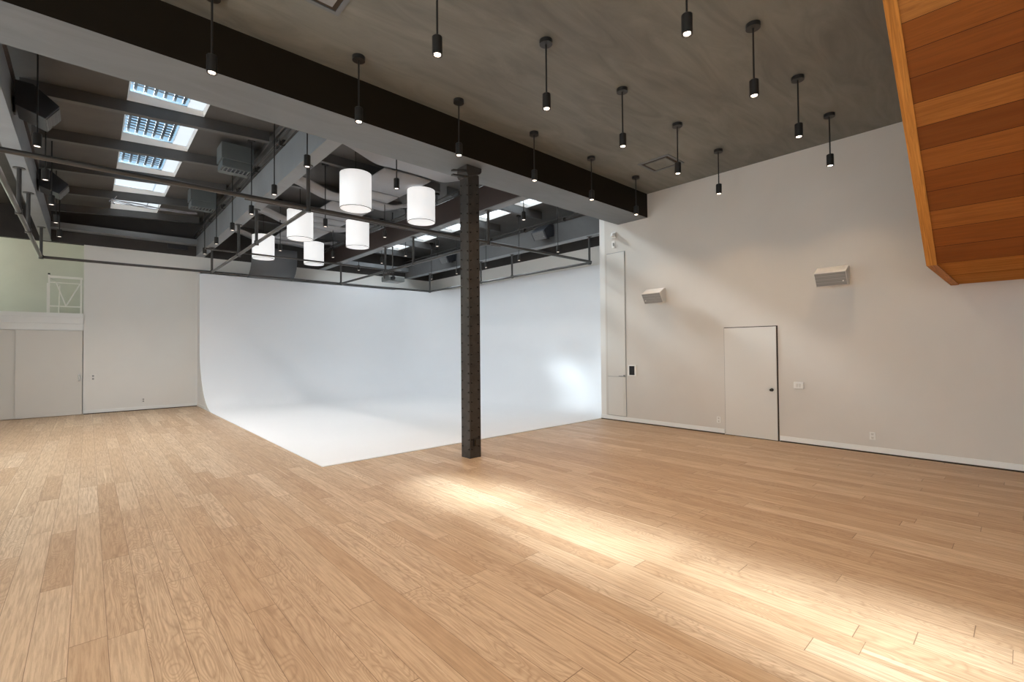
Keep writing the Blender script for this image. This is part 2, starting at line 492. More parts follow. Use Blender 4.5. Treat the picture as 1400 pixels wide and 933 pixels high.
# girders running away from the camera
def girder(x0, x1, zt, mat_l, label, name='steel_girder', BY1=BY1):
    t = thing(name, label, 'girder', ((x0 + x1) / 2, BY1, ZG))
    b = MB(); b.box(x0 + 0.004, x1 - 0.004, BY1, YB, ZG + 0.022, zt)
    for f in list(b.bm.faces):
        c = f.calc_center_median()
        f.material_index = 1 if abs(c.x - x0) < 0.02 else 0
    b.build('web', [M['steel'], mat_l], t)
    b = MB(); b.box(x0 - 0.008, x1 + 0.008, BY1, YB, ZG, ZG + 0.022); b.build('bottom_flange', M['steel'], t)
    b = MB()
    b.box(x0 + 0.02, x1 + 0.03, BY1, YB, zt, zt + 0.03)
    b.build('top_flange', M['brownsteel'], t)
    b = MB()
    for k, (dx, z, r) in enumerate(((-0.05, zt + 0.10, 0.018), (-0.01, zt + 0.03, 0.014))):
        b.cyl((x0 + dx, BY1, z), (x0 + dx, YB, z), r, 8)
    y = 7.0
    while y < 17:
        b.box(x0 - 0.075, x0 + 0.03, y, y + 0.03, zt + 0.0, zt + 0.12); y += 1.6
    b.build('conduit', M['pipe'], t)
    return t
girder(-0.93, -0.75, 5.27, M['steel'], 'grey steel girder at the far left, left of the skylights')
girder(2.50, 2.70, 5.26, M['steel'], 'blue-grey steel girder between the left skylights and the white drum lamps')
girder(6.30, 6.50, 5.22, M['brownsteel'], 'dark brown-faced steel girder right of the white drum lamps, behind the column')
girder(9.86, 10.06, 5.27, M['midsteel'], 'grey steel girder at the far right, beside the right wall corner', BY1=6.925)

# skylights
for bay, k, x0, x1, y0, y1 in SKY:
    za, zb = (deck_z(x0), deck_z(x1)) if bay == 0 else (ZD, ZD)
    H = 0.075
    root = bpy.data.objects.new('window_%d' % (bay * 5 + k + 1), None); COL.objects.link(root)
    root.location = (x0, y0, za); root['kind'] = 'structure'
    side = 0.02
    zg = max(za, zb) + H
    inn = (x0 + 0.035, x1 - side, y0 + 0.03, y1 - 0.04)
    b = MB()
    lo = [(x0, y0, za), (x1, y0, zb), (x1, y1, zb), (x0, y1, za)]
    hi = [(inn[0], inn[2], zg), (inn[1], inn[2], zg), (inn[1], inn[3], zg), (inn[0], inn[3], zg)]
    ex = 0.05
    ho = [(x0 - ex, y0 - ex, zg + .01), (x1 + ex, y0 - ex, zg + .01), (x1 + ex, y1 + ex, zg + .01), (x0 - ex, y1 + ex, zg + .01)]
    V = [[b.bm.verts.new(p) for p in r] for r in (lo, hi, ho)]
    for i in range(4):
        j = (i + 1) % 4
        b.bm.faces.new((V[0][i], V[0][j], V[1][j], V[1][i]))
        b.bm.faces.new((V[1][i], V[1][j], V[2][j], V[2][i]))
        b.bm.faces.new((V[2][i], V[2][j], V[0][j], V[0][i]))
    b.build('well', M['wellwhite'], root)
    frosted = (bay == 1) or k == 4
    xe = inn[1] + .01
    if bay == 0:
        xe = inn[1] - 0.235
        b = MB(); b.box(inn[1] - 0.225, inn[1] + .01, inn[2] - .01, inn[3] + .01, zg + 0.004, zg + 0.012)
        b.build('side_sheet', M['opal'], root)
    b = MB(); b.box(inn[0] - .01, xe, inn[2] - .01, inn[3] + .01, zg + 0.012, zg + 0.02)
    b.build('pane', M['frost'] if bay == 1 else (M['opal'] if k >= 3 else M['glass']), root)
    if bay == 0 and k < 3:
        b = MB()
        zt = zg + 0.03
        n = 5
        gx = inn[1] - 0.24
        for i in range(n + 1):
            xx = inn[0] + 0.04 + (gx - inn[0] - 0.06) * (i + 0.18) / (n + 0.3)
            b.box(xx - 0.020, xx + 0.020, inn[2], inn[3], zt, zt + 0.03)
        yy = inn[2] + 0.03
        while yy < inn[3] - 0.05:
            b.box(inn[0], gx, yy, yy + 0.056, zt + 0.03, zt + 0.036); yy += 0.13
        b.build('grate', M['grate'], root)
    else:
        b = MB()
        b.box(inn[0], inn[1], (inn[2] + inn[3]) / 2 - .012, (inn[2] + inn[3]) / 2 + .012, zg + 0.02, zg + 0.04)
        b.build('glazing_bar', M['wellwhite'], root)

# acoustic ceiling boards of the middle bay
def wave(x):
    u = abs(x - 4.64)
    s = min(1, max(0, (u - 0.65) / 0.88)); s = s * s * (3 - 2 * s)
    return 5.15 + 0.20 * s - 0.02 * math.exp(-((u - 0.65) / 0.25) ** 2)
ordn = ['nearest', 'second', 'third', 'farthest']
for k, (y0, y1) in enumerate(((6.44, 7.98), (10.06, 10.58), (12.83, 13.40), (15.60, 16.10))):
    xs = [2.78 + (6.22 - 2.78) * i / 48 for i in range(49)]
    b = MB(); b.grid([[(x, y0, wave(x)) for x in xs], [(x, y1, wave(x)) for x in xs]])
    o = b.build('curved_ceiling_panel', M['cloud'], smooth=True, solid=0.03)
    tag(o, 'pale grey wavy ceiling panel curving up to both girders, %s of the four' % ordn[k], 'ceiling panel', 'wavy panels between the girders')
for k, (y0, y1) in enumerate(((8.09, 9.40), (9.47, 9.99), (10.67, 12.16), (12.24, 12.76), (13.48, 14.94), (15.02, 15.53))):
    xs = [4.14 + (5.16 - 4.14) * i / 10 for i in range(11)]
    b = MB(); b.grid([[(x, y0, wave(x)) for x in xs], [(x, y1, wave(x)) for x in xs]])
    o = b.build('flat_ceiling_panel', M['cloud'], smooth=True, solid=0.03)
    tag(o, 'pale grey flat ceiling panel between dark openings above the drum lamps, %s from the beam' % ['first', 'second', 'third', 'fourth', 'fifth', 'last'][k], 'ceiling panel', 'flat panels along the middle bay')
prof = [(15.93, 4.95), (15.93, 4.75), (15.94, 4.55), (15.99, 4.38), (16.09, 4.24), (16.25, 4.12), (16.45, 4.05)]
b = MB(); b.grid([[(3.70, y, z) for y, z in prof], [(5.03, y, z) for y, z in prof]])
tag(b.build('curved_hanging_panel', M['greysheet'], smooth=True, solid=0.02), 'dark grey curved sheet hanging behind the farthest drum lamps', 'panel')

# ------------------------------------------------------------------ mezzanine opening and sliding doors at the back left
b = MB()
b.box(-4.05, -0.1, 17.5, 17.62, 2.32, 2.50)
b.box(-4.05, -0.1, 17.44, 17.62, 2.50, 2.67)
b.box(-4.05, -0.1, 17.40, 17.62, 2.67, 2.78)
struct(b.build('trim_1', M['trimwhite']))
b = MB()
b.box(-4.05, -0.1, 17.60, 19.0, 2.60, 2.72)
struct(b.build('floor_mezzanine', M['trimwhite']))
b = MB(); b.box(-4.05, 0.0, 18.9, 19.05, 2.6, 6.0); struct(b.build('wall_mezzanine', M['mezz']))
b = MB(); b.box(-0.1, 0.05, 17.65, 18.9, 0, 6.0); struct(b.build('wall_mezzanine_side', M['mezz']))
b = MB(); b.box(-4.05, 0.0, 17.65, 18.9, 5.0, 5.1); struct(b.build('ceiling_mezzanine', M['white']))
def door_root(n, loc):
    r = bpy.data.objects.new('door_%d' % n, None); COL.objects.link(r); r.location = loc; r['kind'] = 'structure'
    return r
b = MB(); b.box(-4.05, -0.1, 17.63, 17.65, 0, 2.6); struct(b.build('light_block_behind_doors', M['white']))  # unseen board added to stop the mezzanine lamp leaking under the doors
r = door_root(3, (-1.39, 17.47, 0))
b = MB(); b.box(-1.39, -0.115, 17.47, 17.51, 0.012, 2.315); b.build('door_leaf', M['doorwhite'], r, bevel=0.003)
b = MB(); b.box(-0.20, -0.165, 17.455, 17.47, 0.93, 1.10); b.cyl((-0.1825, 17.44, 0.98), (-0.1825, 17.44, 1.05), 0.006, 8); b.build('handle', M['chrome'], r)
r = door_root(4, (-2.9, 17.53, 0))
b = MB(); b.box(-2.95, -1.36, 17.53, 17.57, 0.012, 2.315); b.build('door_leaf', M['doorwhite'], r, bevel=0.003)
b = MB(); b.box(-4.05, -2.9, 17.53, 17.57, 0.0, 2.315); struct(b.build('wall_cupboard', M['white']))

# railing on the mezzanine
t = thing('railing', 'white metal railing with crossed diagonal bars on the mezzanine ledge', 'railing', (-0.78, 17.5, 2.78))
b = MB(); b.box(-0.80, -0.765, 17.48, 17.515, 2.78, 3.80); b.build('post', M['rail'], t)
b = MB(); b.box(-0.17, -0.135, 17.48, 17.515, 2.78, 3.76); b.build('post', M['rail'], t)
b = MB(); b.box(-0.765, -0.12, 17.485, 17.515, 3.72, 3.78); b.build('top_rail', M['rail'], t)
b = MB(); b.box(-0.765, -0.17, 17.49, 17.51, 3.59, 3.61); b.build('middle_rail', M['rail'], t)
b = MB(); b.box(-0.765, -0.17, 17.49, 17.51, 2.95, 2.98); b.build('bottom_rail', M['rail'], t)
b = MB(); b.cyl((-0.64, 17.5, 3.59), (-0.45, 17.5, 2.97), 0.015, 8); b.build('diagonal_bar', M['rail'], t)
b = MB(); b.cyl((-0.18, 17.5, 3.59), (-0.45, 17.5, 2.97), 0.015, 8); b.build('diagonal_bar', M['rail'], t)
b = MB(); b.box(-0.805, -0.76, 17.475, 17.52, 3.80, 3.84); b.build('post_cap', M['black'], t)
b = MB(); b.box(-0.845, -0.803, 17.9, 17.94, 2.72, 3.62); b.build('rear_post', M['rail'], t)
b = MB(); b.cyl((-0.79, 17.52, 3.74), (-0.60, 18.3, 3.62), 0.014, 8); b.cyl((-0.60, 18.3, 3.62), (-0.62, 18.3, 2.73), 0.014, 8); b.build('return_rail', M['rail'], t)

# ------------------------------------------------------------------ cyclorama
R = 1.9; XC0, XC1, YC0, YC1, ZT = 2.54, 11.1, 6.925, 17.1, 4.16
t = thing('cyclorama', 'large white infinity cove with curved floor-to-wall sweep filling the back right', 'cyclorama', (XC0, YC0, 0))
prof = []
for i in range(25):
    a = PI / 2 * i / 24
    prof.append((R - R * math.sin(a), R - R * math.cos(a) + 0.012))   # (inset from wall, height)
prof = [(R, 0.012)] + prof[1:] + [(0.0, ZT)]
rows = []
for d, z in prof:
    rc = R - d
    pts = [(XC0, YC1 - d, z)]
    cx, cy = XC1 - R, YC1 - R
    pts += [(XC0 + (cx - XC0) * i / 10, YC1 - d, z) for i in range(1, 10)]
    for i in range(17):
        a = PI / 2 - PI / 2 * i / 16
        pts.append((cx + rc * math.cos(a), cy + rc * math.sin(a), z))
    pts += [(XC1 - d, cy + (YC0 - cy) * i / 10, z) for i in range(1, 11)]
    rows.append(pts)
b = MB(); b.grid(rows)
bmesh.ops.remove_doubles(b.bm, verts=b.bm.verts[:], dist=0.0005)
bmesh.ops.dissolve_degenerate(b.bm, edges=b.bm.edges[:], dist=0.0005)
b.grid([[(XC0, YC0, 0.012), (XC1 - R, YC0, 0.012)], [(XC0, YC1 - R, 0.012), (XC1 - R, YC1 - R, 0.012)]])
b.build('cove_surface', M['cyc'], t, smooth=True)
b = MB(); b.box(XC0 + 0.001, XR - 0.02, YC0 + 0.001, YC0 + 0.02, 0.0, 0.0115); b.box(XC0 + 0.001, XC0 + 0.02, YC0 + 0.02, YC1 - R, 0.0, 0.0115); b.build('floor_edge', M['cyc'], t)
pl = [(YC1 - d + 0.012, z - 0.011 * (d / R)) for d, z in prof]
b = MB(); b.prism([(y, z) for y, z in pl] + [(YB - 0.002, ZT), (YB - 0.002, 0.001)], 'x', XC0 + 0.003, XC0 + 0.05); b.build('side_panel', M['sidewhite'], t)
b = MB(); b.box(XC0, XC1, YC1, YB - 0.004, ZT - 0.03, ZT); b.build('top_ledge', M['cyc'], t)
b = MB(); b.box(XC0 - 0.012, XC0 + 0.003, 16.15, YB - 0.02, 0.015, 0.10); b.build('side_baseboard', M['trimwhite'], t)

# ------------------------------------------------------------------ baseboards
def baseboard(n, x0, x1, y0, y1, gx):
    b = MB(); b.box(x0, x1, y0, y1, 0.022, 0.105)
    o = struct(b.build(n, M['trimwhite'], bevel=0.003))
    b = MB()
    if gx: b.box(x0 + 0.004, x1, y0, y1, 0.0, 0.022)
    else: b.box(x0, x1, y0 + 0.004, y1, 0.0, 0.022)
    b.build('shadow_strip', M['gap'], o)  # dark strip painting in the shade under the baseboard
baseboard('baseboard_right', XR - 0.016, XR, 3.97, 6.92, True)
baseboard('baseboard_right_near', XR - 0.016, XR, -3.8, 2.985, True)
baseboard('baseboard_back', -0.09, XC0, YB - 0.016, YB, False)

# ------------------------------------------------------------------ doors in the right wall
r = door_root(1, (XR, 3.0, 0))
b = MB(); b.box(XR - 0.004, XR, 2.995, 3.955, 0.0, 2.085); b.build('door_gap', M['gap'], r)
b = MB(); b.box(XR - 0.022, XR - 0.004, 3.018, 3.945, 0.012, 2.07); b.build('door_leaf', M['doorwhite'], r, bevel=0.002)
b = MB(); b.cyl((XR - 0.022, 3.10, 0.92), (XR - 0.030, 3.10, 0.92), 0.030, 20); b.cyl((XR - 0.03, 3.10, 0.92), (XR - 0.055, 3.10, 0.92), 0.010, 12)
b.cyl((XR - 0.055, 3.10, 0.92), (XR - 0.085, 3.10, 0.92), 0.026, 20, 0.022); b.build('knob', M['bronze'], r, smooth=True)
r = door_root(2, (XR, 6.21, 0.12))
b = MB(); b.box(XR - 0.003, XR, 6.20, 6.72, 0.115, 3.96); b.build('door_gap', M['greyline'], r)
b = MB(); b.box(XR - 0.014, XR - 0.003, 6.215, 6.71, 1.04, 3.945); b.build('door_leaf', M['doorwhite'], r, bevel=0.002)
b = MB(); b.box(XR - 0.014, XR - 0.003, 6.215, 6.71, 0.125, 1.03); b.build('lower_panel', M['doorwhite'], r, bevel=0.002)
b = MB(); b.box(XR - 0.018, XR - 0.014, 6.26, 6.66, 0.16, 0.99); b.build('inset_panel', M['doorwhite'], r, bevel=0.002)
b = MB(); b.cyl((XR - 0.014, 6.25, 1.05), (XR - 0.06, 6.25, 1.05), 0.010, 10); b.cyl((XR - 0.055, 6.25, 1.05), (XR - 0.055, 6.37, 1.05), 0.009, 10); b.box(XR - 0.02, XR - 0.014, 6.225, 6.275, 1.03, 1.08)
b.build('lever_handle', M['chrome'], r, smooth=True)

# ------------------------------------------------------------------ steel column
CX0, CX1, CY0, CY1 = 4.40, 4.615, 5.83, 6.05
t = thing('steel_column', 'dark riveted steel column standing under the big beam at the cove edge', 'column', ((CX0 + CX1) / 2, (CY0 + CY1) / 2, 0))
b = MB(); b.box(CX0 + 0.012, CX1 - 0.012, CY0 + 0.012, CY1 - 0.012, 0, BZ); b.build('core', M['colsteel'], t)
def plate(x0, x1, y0, y1, nrm):
    b = MB(); b.box(x0, x1, y0, y1, 0, BZ - 0.12)
    k = 0
    z = 0.12
    while z < BZ - 0.2:
        for e in (0.028, -0.028):
            if nrm[0]:
                x = x0 if nrm[0] < 0 else x1
                b.dome((x, (y0 + e) if e > 0 else (y1 + e), z + (0.02 if e > 0 else 0.055)), nrm, 0.017, 1)
            else:
                y = y0 if nrm[1] < 0 else y1
                b.dome(((x0 + e) if e > 0 else (x1 + e), y, z + (0.02 if e > 0 else 0.055)), nrm, 0.017, 1)
        z += 0.148
    b.build('riveted_plate', [M['colsteel'], M['rivet']], t, bevel=0.0)
plate(CX0, CX0 + 0.012, CY0, CY1, (-1, 0, 0))
plate(CX1 - 0.012, CX1, CY0, CY1, (1, 0, 0))
plate(CX0 + 0.012, CX1 - 0.012, CY0, CY0 + 0.012, (0, -1, 0))
plate(CX0 + 0.012, CX1 - 0.012, CY1 - 0.012, CY1, (0, 1, 0))
b = MB()
b.prism([(CX0 - 0.01, 4.42), (CX1 + 0.01, 4.50), (CX1 + 0.04, 4.54), (CX1 + 0.04, BZ), (CX0 - 0.04, BZ), (CX0 - 0.04, 4.47)], 'y', CY0 - 0.02, CY1 + 0.02)
b.build('cap_plate', M['colsteel'], t, bevel=0.004)
b = MB(); b.prism([(CX0 - 0.30, 4.36), (CX0, 4.40), (CX0, 4.425), (CX0 - 0.30, 4.385)], 'y', CY0 - 0.02, CY0 + 0.03)
b.prism([(CX0 - 0.30, 4.43), (CX0, 4.50), (CX0, 4.525), (CX0 - 0.30, 4.455)], 'y', CY0 - 0.02, CY0 + 0.03)
b.build('cap_bracket', M['colsteel'], t)
b = MB(); b.box(4.465, 4.555, CY0 - 0.03, CY0, 0.185, 0.295); bx = b.build('outlet_box', M['bronze'], t, bevel=0.004)
b = MB(); b.box(4.495, 4.56, CY0 - 0.034, CY0 - 0.03, 0.195, 0.285); b.build('cover_plate', M['colsteel'], bx)

# ------------------------------------------------------------------ pipe grid
PZ, PN, PF, PR = 3.99, 7.75, 15.68, 0.033
PX = [-0.84, 2.62, 6.38, 9.92]
t = thing('pipe_grid', 'dark steel lighting pipe grid hung below the girders on short vertical rods', 'pipe grid', (PX[0], PN, PZ))
def pipe(p, q, r=PR, name='pipe'):
    b = MB(); b.cyl(p, q, r, 14); return b.build(name, M['pipe'], t, smooth=True)
for x in PX: pipe((x, PN, PZ), (x, PF + (0.12 if x < 0 else 0), PZ))
pipe((PX[0], PN, PZ + 0.02), (PX[3], PN, PZ + 0.02))
pipe((1.75, PN + 0.22, PZ + 0.05), (6.9, PN + 0.22, PZ + 0.05), 0.024)
pipe((PX[0], PF, PZ), (PX[3], PF, PZ))
pipe((2.45, PF + 0.25, PZ + 0.03), (7.0, PF + 0.25, PZ + 0.03), 0.024)
pipe((1.95, 12.46, PZ + 0.055), (6.9, 12.46, PZ + 0.055), 0.022)
for x in PX:
    for y in (PN + (0.05 if x == PX[3] else 0), 10.88, 12.46, PF):
        h = pipe((x, y, PZ), (x, y, ZG - 0.012), 0.030, 'hanger')
        b = MB(); b.cyl((x, y, ZG - 0.014), (x, y, ZG), 0.075, 16); b.build('flange', M['pipe'], h)
        b = MB(); b.cyl((x, y, PZ - 0.045), (x, y, PZ + 0.05), 0.045, 14); b.build('clamp', M['pipe'], h)

# ------------------------------------------------------------------ pendant spotlights
ZL = 4.36
def spot(parent, z, watts, ang, col, rad=0.025):
    l = bpy.data.lights.new('lamp', 'SPOT'); l.energy = watts; l.spot_size = math.radians(ang); l.spot_blend = 0.7
    l.shadow_soft_size = rad; l.color = col
    o = bpy.data.objects.new('lamp', l); COL.objects.link(o); o.parent = parent; o.location = (0, 0, z)
    return o
def make_pendant(name, top, label, watts, col, lens='lens'):
    """origin at the bottom rim of the housing; rod runs up to the ceiling"""
    t = thing(name, label, 'pendant light')
    h = top
    b = MB(); b.cyl((0, 0, h - 0.045), (0, 0, h), 0.072, 28); b.build('canopy', M['black'], t, smooth=True)
    b = MB(); b.cyl((0, 0, 0.165), (0, 0, h - 0.04), 0.0095, 10); b.build('rod', M['black'], t, smooth=True)
    b = MB(); b.lathe([(0.0, 0.17), (0.040, 0.17), (0.046, 0.163), (0.046, 0.0), (0.040, 0.0), (0.040, 0.018), (0.0, 0.018)], n=28)
    hs = b.build('lamp_housing', M['black'], t, smooth=True)
    b = MB(); b.cyl((0, 0, 0.004), (0, 0, 0.012), 0.030, 20); b.build('lens', M[lens], hs)
    spot(t, -0.004, watts, 125, col)
    return t
WARM = (1.0, 0.71, 0.46); NEUT = (1.0, 0.95, 0.90)
near = make_pendant('pendant_light', ZC - ZL, '', 30, WARM)
rows_ = {5.17: 'row beside the beam', 3.52: 'middle near row', 1.88: 'front near row'}
NX = [8.08, 6.66, 5.21, 3.75, 2.32, 0.86]
names_ = ['closest to the right wall', 'second from the right wall', 'third from the right wall', 'fourth from the right wall', 'fifth from the right wall', 'sixth from the right wall']
first = True
def put_near(x, y, label):
    global first
    if first:
        near.location = (x, y, ZL); near['label'] = label; near['group'] = 'pendants on the near ceiling'; first = False
        return near
    return dup(near, (x, y, ZL), label, group='pendants on the near ceiling')
LAMPS = []
def copy_lamps(root):
    """lights of a copied thing keep their own data so they can be dimmed apart"""
    return [c for c in root.children if c.type == 'LIGHT']
for y in (5.17, 3.52, 1.88):
    for i, x in enumerate(NX):
        if y < 2 and x < 3: continue
        if y < 4 and x < 2: continue
        put_near(x, y, 'small black cylinder pendant in the %s, %s' % (rows_[y], names_[i]))
for x, y, w in ((2.32, 1.88, 'left'), (0.86, 3.52, 'behind'), (0.86, 1.88, 'far'), (3.75, 0.23, 'by the stair'), (2.32, 0.23, 'overhead'), (0.86, 0.23, 'overhead left'), (-0.6, 3.52, 'outer'), (-0.6, 1.88, 'outer near'), (2.32, -1.4, 'rear'), (0.86, -1.4, 'rear left'), (3.75, -1.4, 'rear right'), (-0.6, 0.23, 'rear outer')):
    put_near(x, y, 'small black cylinder pendant over the camera side of the room, %s' % w)

files = {
    -0.50: ('in the file left of left skylights', [8.50, 10.07, 11.68, 13.26, 14.80], 1),
    2.33: ('in the file beside the blue-grey girder', [6.93, 8.54, 10.04, 11.66, 13.38, 14.95], 1),
    3.75: ('in line with the left drum lamps', [6.92, 10.04, 13.22], 0),
    5.16: ('in line with the right drum lamps', [10.10, 13.24], 0),
    6.63: ('in the file right of the brown girder', [6.90, 8.5, 10.12, 11.73, 13.18, 14.82], 2),
    9.56: ('in the file along the far right girder', [8.60, 10.17, 11.74, 13.37, 14.99], 2),
}
cnt = ['nearest', 'second', 'third', 'fourth', 'fifth', 'sixth']
for x, (where, ys, bay) in files.items():
    top = (deck_z(x) if x < 2.6 else (ZD if bay == 2 else 5.70)) - ZL
    if bay == 0: top = ZD - ZL
    proto = None
    for i, y in enumerate(ys):
        lab = 'small cylinder pendant behind the beam, %s %s' % (cnt[i], where)
        if proto is None:
            proto = make_pendant('pendant_light', top, lab, {-0.50: 92, 2.33: 58, 3.75: 36, 5.16: 34, 6.63: 14, 9.56: 14}[x], NEUT, 'lensdim'); proto.location = (x, y, ZL); proto['group'] = 'pendants behind the big beam'
        else: dup(proto, (x, y, ZL), lab)

# ------------------------------------------------------------------ drum lamps
def make_drum(label):
    t = thing('drum_pendant', label, 'pendant lamp', group='white drum lamps in the middle bay')
    r, z0, z1 = 0.292, 0.0, 0.68
    b = MB(); b.lathe([(r, z0), (r, z1), (r - 0.004, z1), (r - 0.004, z0)], n=56); b.bm.faces.ensure_lookup_table()
    sh = b.build('lamp_shade', M['shade'], t, smooth=True)
    b = MB(); b.lathe([(r + 0.001, 0.0), (r + 0.001, 0.010), (r - 0.010, 0.010), (r - 0.010, 0.0), (r + 0.001, 0.0)], n=56); b.build('rim', M['greyline'], sh)
    b = MB(); b.cyl((0, 0, 0.006), (0, 0, 0.012), r - 0.008, 56); b.build('diffuser', M['shadebot'], t)
    b = MB(); b.cyl((0, 0, 0.012), (0, 0, 1.30), 0.007, 8)
    for k in range(3):
        a = 2 * PI * k / 3; b.cyl((0, 0, z1 - 0.02), ((r - 0.003) * math.cos(a), (r - 0.003) * math.sin(a), z1 - 0.02), 0.004, 6)
    b.build('stem', M['black'], t)
    b = MB(); b.cyl((0, 0, 1.27), (0, 0, 1.31), 0.07, 20); b.build('canopy', M['black'], t)
    return t
dr = None
for y, w in ((8.62, 'nearest pair'), (11.80, 'middle pair'), (15.02, 'farthest pair')):
    for x, s in ((3.80, 'left'), (5.25, 'right')):
        lab = 'glowing white drum lampshade hanging in the middle bay, %s one of the %s' % (s, w)
        if dr is None: dr = make_drum(lab); dr.location = (x, y, 4.42)
        else: dup(dr, (x, y, 4.42), lab)

# ------------------------------------------------------------------ speakers
def make_speaker(name, label, cab, gr, white):
    """front towards local -X, tilted down; origin at the wall / girder mount"""
    t = thing(name, label, 'speaker')
    b = MB()
    # side outline in x (away from wall is negative) and z; front leans down
    out = [(-0.45, 0.005), (-0.31, -0.205), (-0.03, -0.10), (-0.03, 0.22), (-0.20, 0.22)] if white == 0 else [(-0.45, 0.005), (-0.31, -0.205), (-0.20, -0.19), (-0.20, 0.10), (-0.24, 0.118)]
    hw = 0.26 if white == 0 else 0.22
    b.prism(out, 'y', -hw, hw)
    body = b.build('cabinet', cab, t, bevel=0.008)
    d = Vector((-0.31 + 0.45, 0, -0.205 - 0.005)); n = Vector((d.z, 0, -d.x)).normalized()
    if n.x > 0: n = -n
    a0 = Vector((-0.45, 0, 0.005)) + d * 0.05 + n * 0.001; a1 = Vector((-0.45, 0, 0.005)) + d * 0.95 + n * 0.001
    b = MB()
    vs = []
    for off in (0.0, 0.008):
        for p, y in ((a0, -0.21), (a0, 0.21), (a1, 0.21), (a1, -0.21)):
            q = p + n * off; vs.append(b.bm.verts.new((q.x, y, q.z)))
    for f in ((0, 1, 2, 3), (4, 7, 6, 5), (0, 4, 5, 1), (1, 5, 6, 2), (2, 6, 7, 3), (3, 7, 4, 0)): b.bm.faces.new([vs[i] for i in f])
    g = b.build('grille', gr, t)
    c = a0 + d * 0.62 + n * 0.010
    b = MB(); yy = 0.165 if white == 1 else -0.165
    b.cyl((c.x, yy, c.z), (c.x + n.x * 0.004, yy, c.z + n.z * 0.004), 0.012, 14); b.build('badge', M['plastic'] if white else M['chrome'], g)
    b = MB(); b.box(-0.20, -0.02, -0.02, 0.02, -0.06, -0.01); b.box(-0.02, 0, -0.05, 0.05, -0.14, 0.07); b.box(-0.22, -0.17, -0.03, 0.03, -0.14, 0.06)
    b.build('bracket', cab, t, bevel=0.003)
    return t
s1 = make_speaker('wall_speaker', 'white wall speaker with grey grille beside the tall narrow panel door', M['spkwhite'], M['grillegrey'], 1)
s1.location = (XR, 5.285, 2.85)
s2 = make_speaker('wall_speaker', 'white wall speaker with grey grille high to the right of the plain door', M['spkwhite'], M['grillegrey'], 2)
s2.location = (XR, 2.08, 2.88)
g1 = make_speaker('ceiling_speaker', 'black speaker with grey front on the far right girder, nearer one', M['spkblack'], M['grilledark'], 0)
g1.location = (9.86, 9.25, 5.02); g1['group'] = 'black speakers on the outer girders'; g1.scale = (1.0, 1.0, 1.0)
dup(g1, (9.86, 14.05, 5.02), 'black speaker with grey front on the far right girder, farther one')
dup(g1, (-0.75, 8.95, 5.02), 'black speaker on the far left girder, large nearer one', (0, 0, PI))
dup(g1, (-0.75, 12.9, 5.02), 'black speaker on the far left girder, smaller farther one', (0, 0, PI))

# ------------------------------------------------------------------ duct outlets beside the left skylights
def make_duct(label):
    t = thing('duct_outlet', label, 'air outlet', group='box air outlets by the blue-grey girder')
    b = MB(); b.box(0, 0.55, 0, 0.45, 0.15, 0.46); b.box(0.03, 0.53, 0.02, 0.43, 0.11, 0.16); b.build('casing', M['hvac'], t, bevel=0.004)
    b = MB(); b.box(0.015, 0.53, 0.01, 0.44, 0.0, 0.12); b.build('outlet_box', M['hvac'], t, bevel=0.004)
    b = MB(); b.box(0.04, 0.50, 0.03, 0.42, -0.006, 0.0)
    g = b.build('grille', M['darkplastic'], t)
    b = MB()
    for i in range(7):
        x = 0.05 + i * 0.068; b.box(x, x + 0.022, 0.04, 0.26, -0.012, -0.004)
    b.box(0.03, 0.51, 0.02, 0.045, -0.014, 0.0); b.box(0.03, 0.51, 0.26, 0.43, -0.014, -0.004)
    b.build('louvre', M['hvac'], g)
    return t
d1 = make_duct('grey box air outlet with louvred underside beside the left skylights, nearer and larger')
d1.location = (1.85, 10.16, 5.235)
dup(d1, (1.82, 13.55, 5.27), 'grey box air outlet with louvred underside beside the left skylights, farther and smaller')

# cables under the fifth skylight
b = MB()
for k in range(4):
    pts = []
    for i in range(14):
        u = i / 13
        pts.append((0.40 + 1.75 * u + 0.02 * math.sin(9 * u + k), 15.00 - 0.05 * k, 5.42 + 0.03 * math.sin(6 * u + 2 * k) - 0.05 * u * (1 - u) * (k + 1) - (0.0 if k else -0.02)))
    b.tube(pts, 0.010, 6)
b.tube([(0.42, 14.95, 5.46), (0.36, 14.9, 5.38), (0.46, 14.93, 5.34), (0.42, 14.95, 5.40), (0.50, 14.95, 5.55)], 0.010, 6)
tag(b.build('cable_bundle', M['cable'], smooth=True), 'pale loose cables sagging below the farthest left skylight', 'cables')
b = MB(); b.box(1.77, 2.28, YB - 0.03, YB, 4.87, 5.0); tag(b.build('wall_vent', M['spkblack'], bevel=0.004), 'dark rectangular vent high on the dark band of the back wall', 'vent')

# ------------------------------------------------------------------ projector on the pipe
def SH(mb):
    for v in mb.bm.verts: v.co.y += 0.36; v.co.z -= 0.02 if v.co.z < 5 else 0
    return mb
t = thing('projector', 'grey projector hanging from the pipe grid on a pole before the back wall', 'projector', (6.55, 12.4, 3.78))
b = MB(); b.box(6.30, 6.82, 11.75, 12.2, 3.70, 3.85); SH(b).build('body', M['hvac'], t, bevel=0.02)
b = MB(); b.cyl((6.42, 11.75, 3.78), (6.42, 11.68, 3.78), 0.055, 20); SH(b).build('lens_barrel', M['darkplastic'], t, smooth=True)
b = MB(); b.box(6.30, 6.36, 11.78, 12.1, 3.85, 3.92); b.tube([(6.25, 11.9, 3.76), (6.22, 11.9, 3.95), (6.36, 11.9, 4.02)], 0.015, 8); b.tube([(6.38, 12, 3.85), (6.47, 12, 4.0)], 0.018, 8); b.tube([(6.60, 12, 3.85), (6.50, 12, 4.0)], 0.018, 8)
